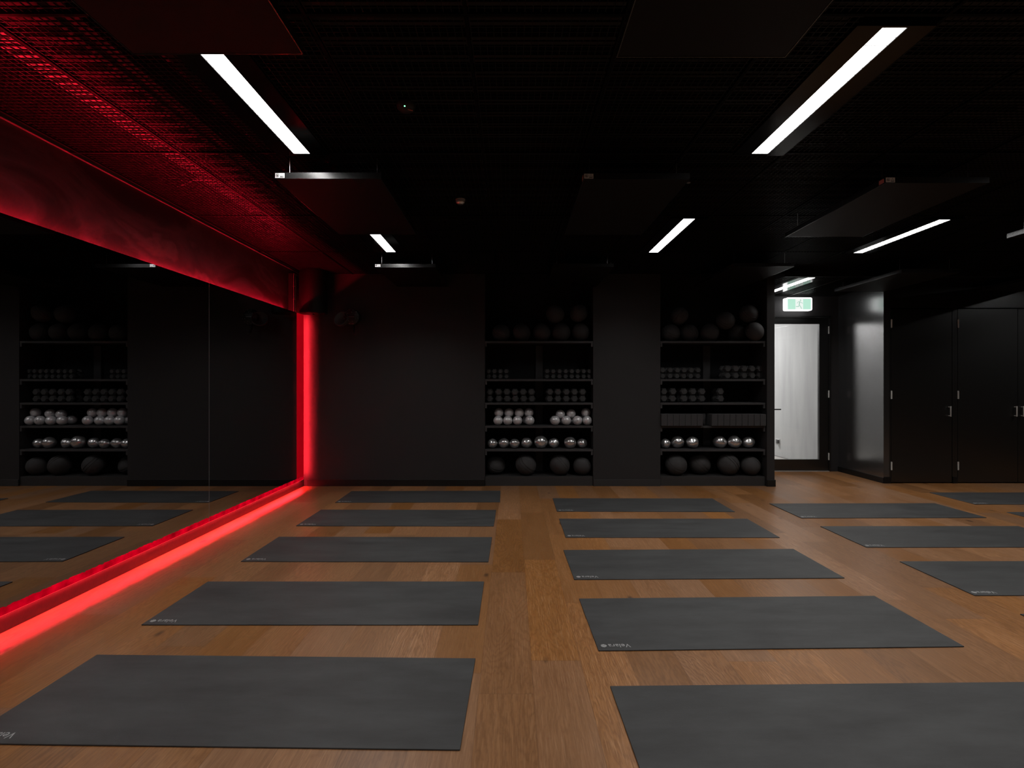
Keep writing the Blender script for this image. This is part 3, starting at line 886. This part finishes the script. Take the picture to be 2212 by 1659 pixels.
# pearl silver pilates balls, stacked in two rows on the second shelf of the mirror-side bay
r0 = .0605
y1_ = 6.925
zb = SH[1] + r0
lowL = [(412, 582), (566, 582), (722, 582), (917, 582)]
upL = [(425, 455), (585, 460), (750, 468), (903, 463)]
lowR = [(1322, 582), (1500, 582), (1676, 585), (1832, 585)]
upR = [(1404, 487), (1575, 493), (1812, 478)]
G1 = 'small silver balls stacked on the second shelf from below'
cx_ = lambda c: PX(1020 + c / 7.373, y1_)
for side, low, up in (('left', lowL, upL), ('right', lowR, upR)):
    xs_ = [cx_(c) for c, _ in low]
    for i, x in enumerate(xs_):
        ball('pilates_ball', f'small silver ball, {ORD[i]} from left in the front lower row, {side} half of the shelf', 'ball', G1, (x, y1_, zb + .002), r0, 'pearl_silver', valve=(-.1, -1, .02) if (side == 'right' and i == 2) else None)
    for i, (c, r_) in enumerate(up):
        yy = y1_ + .070
        x = PX(1020 + c / 7.373, yy)
        if i and x - lastx < 2 * r0 + .001: x = lastx + 2 * r0 + .001
        lastx = x
        # rest on the nearest front balls
        z = zb
        for xf in xs_:
            d2 = (2 * r0) ** 2 - (x - xf) ** 2 - .070 ** 2
            if d2 > 0: z = max(z, zb + math.sqrt(d2))
        for xf in [xs_[0] + .125 * k for k in range(4)]:
            d2 = (2 * r0) ** 2 - (x - xf) ** 2 - .079 ** 2
            if d2 > 0 and xf < X1b - .07: z = max(z, zb + math.sqrt(d2))
        ball('pilates_ball', f'small silver ball, {ORD[i]} from left in the upper row, {side} half of the shelf', 'ball', G1, (x, yy, z + .0025), r0, 'pearl_silver', valve=(.05, -1, .35) if (side == 'left' and i == 3) else None)
    # back row that carries the upper one
    xb = [xs_[0] + .125 * k for k in range(4)]
    for i, x in enumerate(xb):
        if x > X1b - .07: continue
        ball('pilates_ball', f'small silver ball, {ORD[i]} from left in the hidden rear row, {side} half of the shelf', 'ball', G1, (x + .0, y1_ + .148, zb + .002), r0 - .001, 'pearl_silver')

def settle(o, z_rest):
    bpy.context.view_layer.update()
    lo_ = min((o.matrix_basis @ v.co).z for v in o.data.vertices)
    for ch in o.children:
        lo_ = min(lo_, min((o.matrix_basis @ v.co).z for v in ch.data.vertices))
    o.location.z += z_rest + .0015 - lo_


# larger glossy silver balls on the lowest shelf, some slack and wrinkled
G2 = 'shiny foil silver balls on the lowest shelf'
yy = 6.955
bays = [(0, [(322, 76), (505, 82), (675, 76), (868, 84), (1093, 100), (1300, 82), (1560, 92), (1755, 78)], 1020),
        (1, [(262, 72), (478, 98), (703, 94), (1155, 100), (1375, 96), (1610, 92)], 1400)]
for b_, lst, ox in bays:
    for i, (c, wpx) in enumerate(lst):
        rx = min(wpx / 7.373 * yy / F * 1.06, .088)
        rz = min(.078, max(.062, rx * .92)) if i != 4 else .083
        x = PX(ox + c / 7.373, yy)
        if b_ == 1 and i == 0: x += .012
        o = ball('exercise_ball', f'shiny silver ball, {ORD[i]} from left on the lowest shelf of the {BAY[b_]}', 'ball', G2, (x, yy + (.03 if i % 2 else 0), SH[0] + rz * (.985 if rz < rx else 1) + .004), (rx, rx, rz), 'foil_silver', seed=i * 3 + b_ * 11, amp=.03 if i in (0, 7) else .045, rot=(0, .1 * (i % 3 - 1), i * .9))
        settle(o, SH[0])


def medicine_ball(label, grp, c, r, tilt, seed, flat=.93):
    mb = MB(); mb.merge(ball_mesh('b', r, r, r * flat, seed, .018, seg=(40, 26)))
    o = mb.build('medicine_ball', 'wall_ball', smooth=True, loc=c)
    for p in o.data.polygons: p.use_smooth = True
    tag(o, label, 'medicine ball', grp)
    o.rotation_euler = tilt
    for k in range(2):
        pts = []
        for q in range(41):
            a = 2 * PI * q / 40
            p = Vector((math.cos(a), math.sin(a), .10 + .26 * k)).normalized()
            pts.append((p.x * r * 1.004, p.y * r * 1.004, p.z * r * flat * 1.004))
        MB().tube(pts, .0032, 6).build('seam', 'ball_seam', parent=o, smooth=True)
    return o


G3 = 'large black medicine balls on the bottom plinth'
G4 = 'large black medicine balls on the top shelf'
low = [(0, 1066, .125, 7.05), (0, 1136, .138, 6.97), (0, 1209, .136, 6.97), (0, 1262, .119, 6.96), (1, 1460, .141, 6.97), (1, 1511, .141, 7.04), (1, 1573, .143, 6.97), (1, 1629, .140, 6.95)]
cnt = [0, 0]
prev = None
for b_, px, r, yb in low:
    x = PX(px, yb); lo_, hi_ = ((X1a, X1b), (X2a, X2b))[b_]
    x = max(lo_ + r * 1.05, min(hi_ - r * 1.05, x))
    if prev and prev[0] == b_:
        d_ = math.hypot(x - prev[1], yb - prev[3])
        if d_ < (r + prev[2]) * 1.045:
            r = d_ / 1.045 - prev[2]
    o = medicine_ball(f'large black medicine ball, {ORD[cnt[b_]]} from left on the bottom plinth of the {BAY[b_]}', G3, (x, yb, PLZ + r * .945), r, (math.radians(35), math.radians(25 + 9 * cnt[b_]), .5 * cnt[b_]), px)
    settle(o, PLZ)
    cnt[b_] += 1; prev = (b_, x, r, yb)
TS = SH[4]
top = [(0, 1083, 0, 6.98), (0, 1127, 0, 6.98), (0, 1170, 0, 6.98), (0, 1212, 0, 6.98), (0, 1254, 0, 6.98),
       (1, 1449, 0, 6.98), (1, 1489, 0, 7.02), (1, 1533, 0, 6.98), (1, 1592, 0, 7.08), (1, 1641, 0, 6.90)]
R4 = .119
D4 = 2 * R4 * 1.045
pos = {0: [], 1: []}
cnt = [0, 0]
for b_, px, _, yb in top:
    x = PX(px, yb); lo_, hi_ = ((X1a, X1b), (X2a, X2b))[b_]
    x = max(lo_ + R4 * 1.06, x)
    x = min(x, hi_ - R4 * 1.06)
    if pos[b_]:
        q = pos[b_][-1]; dy = yb - q[1]
        if (x - q[0]) ** 2 + dy ** 2 < D4 ** 2: x = q[0] + math.sqrt(D4 ** 2 - dy ** 2)
        if x > hi_ - R4 * 1.06: x = hi_ - R4 * 1.06; yb = q[1] - math.sqrt(max(0, D4 ** 2 - (x - q[0]) ** 2))
    o = medicine_ball(f'black medicine ball, {ORD[cnt[b_]]} from left in the lower row on top of the {BAY[b_]}', G4, (x, yb, TS + R4), R4, (.6 + cnt[b_] * .3, .4, cnt[b_]), px + 5)
    settle(o, TS)
    pos[b_].append((x, yb, o.location.z)); cnt[b_] += 1
ups = [(0, 1199, 6.98, 'upper left'), (0, 1250, 6.98, 'upper right'), (1, 1467, 6.99, 'upper leftmost'), (1, 1567, 6.95, 'upper middle'), (1, 1617, 6.93, 'topmost, upper right')]
for b_, px, yb, nm in ups:
    x = PX(px, yb); z = TS + R4
    x = min(x, ((X1a, X1b), (X2a, X2b))[b_][1] - R4 * 1.06)
    for qx, qy, qz in pos[b_]:
        d2 = D4 ** 2 - (x - qx) ** 2 - (yb - qy) ** 2
        if d2 > 0: z = max(z, qz + math.sqrt(d2))
    o = medicine_ball(f'black medicine ball, {nm} one of the pile on top of the {BAY[b_]}', G4, (x, yb, z), R4, (.8, .5, px % 7), px + 9)
    pos[b_].append((x, yb, z))

# ---------------------------------------------------------------- hex dumbbells
def make_dumbbell(R, L_):
    t = thing('dumbbell', '', 'dumbbell')
    hexp = lambda k: [(k * R * math.cos(PI / 3 * i), k * R * math.sin(PI / 3 * i)) for i in range(6)]
    for y0, sgn in ((0, 1), (L_, -1)):
        mb = MB(); tt = bmesh.new(); rings = []
        for k, dy in ((.66, 0), (.76, .005), (.985, .026), (.985, .050), (.72, .062)):
            rings.append([tt.verts.new((px_, y0 + sgn * dy, pz_)) for px_, pz_ in hexp(k)])
        tt.faces.new(rings[0]); tt.faces.new(rings[-1])
        for a, b2 in zip(rings, rings[1:]):
            for i in range(6): tt.faces.new((a[i], a[(i + 1) % 6], b2[(i + 1) % 6], b2[i]))
        bmesh.ops.recalc_face_normals(tt, faces=tt.faces[:])
        mb.merge(tt).build('weight_head', 'hex_rubber', parent=t)
    MB().tube([(0, .06, 0), (0, L_ - .06, 0)], .015, 12).build('grip', 'chrome', parent=t, smooth=True)
    return t


Yd = 6.93
def place_row(proto, R, b_, ox, lower, upper, z_shelf, side, shelf, size, first):
    apo = R * .985 * math.sqrt(3) / 2
    last = {}
    for row, lst, zz in (('lower', lower, z_shelf + apo + .001), ('upper', upper, z_shelf + apo * 3 + .002)):
        for i, c in enumerate(lst):
            o = proto if first[0] else copy_tree(proto)
            first[0] = False
            x = PX(ox + c / 7.373, Yd)
            lo_, hi_ = ((X1a, X1b), (X2a, X2b))[b_]
            x = max(lo_ + R + .004, min(hi_ - R - .004, x))
            if row in last: x = max(x, last[row] + 2 * R * .985 + .001)
            last[row] = x
            o.location = (x, Yd, zz)
            o['label'] = f'{size} black hex dumbbell, {ORD[i]} from left, {row} row, {side} group, {shelf} shelf, {BAY[b_].replace(" bay", "")} bay'
            o['group'] = 'black hex dumbbells on the shelves'


dS = make_dumbbell(.0385, .19); fS = [True]
dM = make_dumbbell(.0440, .21); fM = [True]
dL = make_dumbbell(.0515, .22); fL = [True]
dX = make_dumbbell(.0540, .24); fX = [True]
place_row(dS, .0385, 0, 1020, [245, 336, 420, 508], [245, 332, 417, 503], SH[3], 'left', 'higher', 'small', fS)
place_row(dS, .0385, 0, 1020, [1190, 1290, 1390, 1488, 1585, 1680, 1770, 1862], [1195, 1292, 1392, 1490, 1587, 1680, 1777, 1868], SH[3], 'right', 'higher', 'small', fS)
place_row(dM, .0440, 1, 1400, [235, 352, 463, 572, 681, 796], [235, 356, 470, 574, 692, 800], SH[3], 'left', 'higher', 'small', fM)
place_row(dL, .0515, 1, 1400, [1270, 1403, 1538, 1667, 1795], [1275, 1401, 1538, 1665, 1793], SH[3], 'right', 'higher', 'medium', fL)
place_row(dL, .0515, 0, 1020, [275, 425, 559, 688, 822, 952], [272, 420, 553, 682, 812, 945], SH[2], 'left', 'lower', 'medium', fL)
place_row(dL, .0515, 0, 1020, [1232, 1367, 1500, 1630, 1760], [1238, 1366, 1502, 1632, 1762], SH[2], 'right', 'lower', 'medium', fL)
place_row(dX, .0540, 1, 1400, [258, 396, 580, 721, 864], [255, 402, 577, 721, 865], SH[2], 'left', 'lower', 'large', fX)
place_row(dX, .0540, 1, 1400, [1163], [1159], SH[2], 'right', 'lower', 'large', fX)

# ---------------------------------------------------------------- yoga blocks
Yk = 6.79
blk = B(-.037, .037, 0, .22, 0, .150, bev=.006).build('yoga_block', 'foam_block')
first = True
for side, xs0, dx_, nb in (('left', X2a + .041, .0755, 7), ('right', 2.575, .0768, 9)):
    for i in range(nb):
        o = blk if first else blk.copy()
        if not first: COL.objects.link(o)
        first = False
        x = xs0 + i * dx_
        o.location = (x, Yk + .012, SH[1] + .001)
        tag(o, f'dark grey foam yoga block, {ORD[i]} from left in the {side} row of the door-side bay', 'yoga block', 'foam yoga blocks on the second shelf from below')
o = blk.copy(); COL.objects.link(o); o.location = (2.48, 6.96, SH[1] + .001)
tag(o, 'dark grey foam yoga block set back between the two rows, door-side bay', 'yoga block', 'foam yoga blocks on the second shelf from below')

# ---------------------------------------------------------------- yoga mats
ML, MW, MT = 1.80, .63, .006


def make_mat():
    t = thing('yoga_mat', '', 'yoga mat')
    MB().box(-ML / 2, ML / 2, -MW / 2, MW / 2, .0005, MT, bev=.0012, seg=1).build('rubber_sheet', 'mat_rubber', parent=t)
    cu = bpy.data.curves.new('lettering', 'FONT'); cu.body = 'Velara'; cu.size = .036; cu.extrude = .0002; cu.space_character = 1.05
    tmp = bpy.data.objects.new('lettering_tmp', cu); COL.objects.link(tmp)
    dg = bpy.context.evaluated_depsgraph_get()
    me = bpy.data.meshes.new_from_object(tmp.evaluated_get(dg)); bpy.data.objects.remove(tmp)
    wd = max(v.co.x for v in me.vertices)
    hy = max(v.co.y for v in me.vertices)
    sx = .108 / wd; sy = .033 / hy
    for v in me.vertices: v.co.x *= sx; v.co.y *= sy
    me.materials.clear(); me.materials.append(MATS['mat_print'])
    o = bpy.data.objects.new('lettering', me); COL.objects.link(o); o.parent = t
    o.rotation_euler = (0, 0, PI); o.location = (-ML / 2 + .057 + .108, -MW / 2 + .060, MT + .0003)
    # emblem: fan of rounded leaves
    lg = MB()
    for a, l_ in ((-72, .017), (-44, .020), (-15, .022), (15, .022), (44, .020), (72, .017)):
        an = math.radians(a)
        pts = []
        for u_, v_ in ((0, -.001), (l_ * .45, -.0046), (l_ * .85, -.0030), (l_, 0), (l_ * .85, .0030), (l_ * .45, .0046), (0, .001)):
            pts.append((-(u_ * math.cos(an) - v_ * math.sin(an)), u_ * math.sin(an) + v_ * math.cos(an)))
        lg.prism(pts, 0, .0004)
    lg.prism([(-.004, -.012), (.004, -.010), (.008, -.005), (.009, 0), (.008, .005), (.004, .010), (-.004, .012)], 0, .0004)
    lg.build('emblem', 'mat_print', parent=t, loc=(-ML / 2 + .040, -MW / 2 + .044, MT + .0002))
    return t


MATL = [(-1.075, 2.218, -1.09, 'nearest of the left column, cut by the left picture edge'),
        (-1.079, 3.185, 0.0, 'second nearest mat of the left column, beside the red glow'),
        (-1.066, 4.213, -.32, 'middle mat of the left column'),
        (-1.060, 5.199, -.35, 'second farthest mat of the left column'),
        (-1.030, 6.186, .71, 'farthest mat of the left column, closest to the back wall'),
        (1.363, 5.756, -.47, 'farthest mat of the middle column, before the wide pier'),
        (1.356, 4.831, -.08, 'second farthest mat of the middle column'),
        (1.308, 3.868, .91, 'middle mat of the middle column'),
        (1.312, 2.926, 1.31, 'second nearest mat of the middle column'),
        (1.325, 1.985, 1.0, 'nearest mat of the middle column, cut by the lower right corner'),
        (3.691, 5.499, .5, 'scuffed farthest mat of the right column, before the door recess'),
        (3.702, 4.560, .2, 'second farthest mat of the right column'),
        (3.720, 3.590, .25, 'third in the right column, cut by the right edge'),
        (3.745, 2.690, .0, 'nearest mat of the right column, only its corner in view'),
        (5.885, 6.090, .0, 'far mat lying before the double cupboard'),
        (5.893, 5.100, .0, 'mat corner at the right edge, second row before the cupboards')]
m0 = make_mat()
for i, (x, y_, a, lab) in enumerate(MATL):
    o = m0 if i == 0 else copy_tree(m0)
    o.location = (x, y_, 0); o.rotation_euler = (0, 0, math.radians(a))
    o['label'] = 'charcoal yoga mat, ' + lab; o['group'] = 'charcoal yoga mats on the wooden floor'
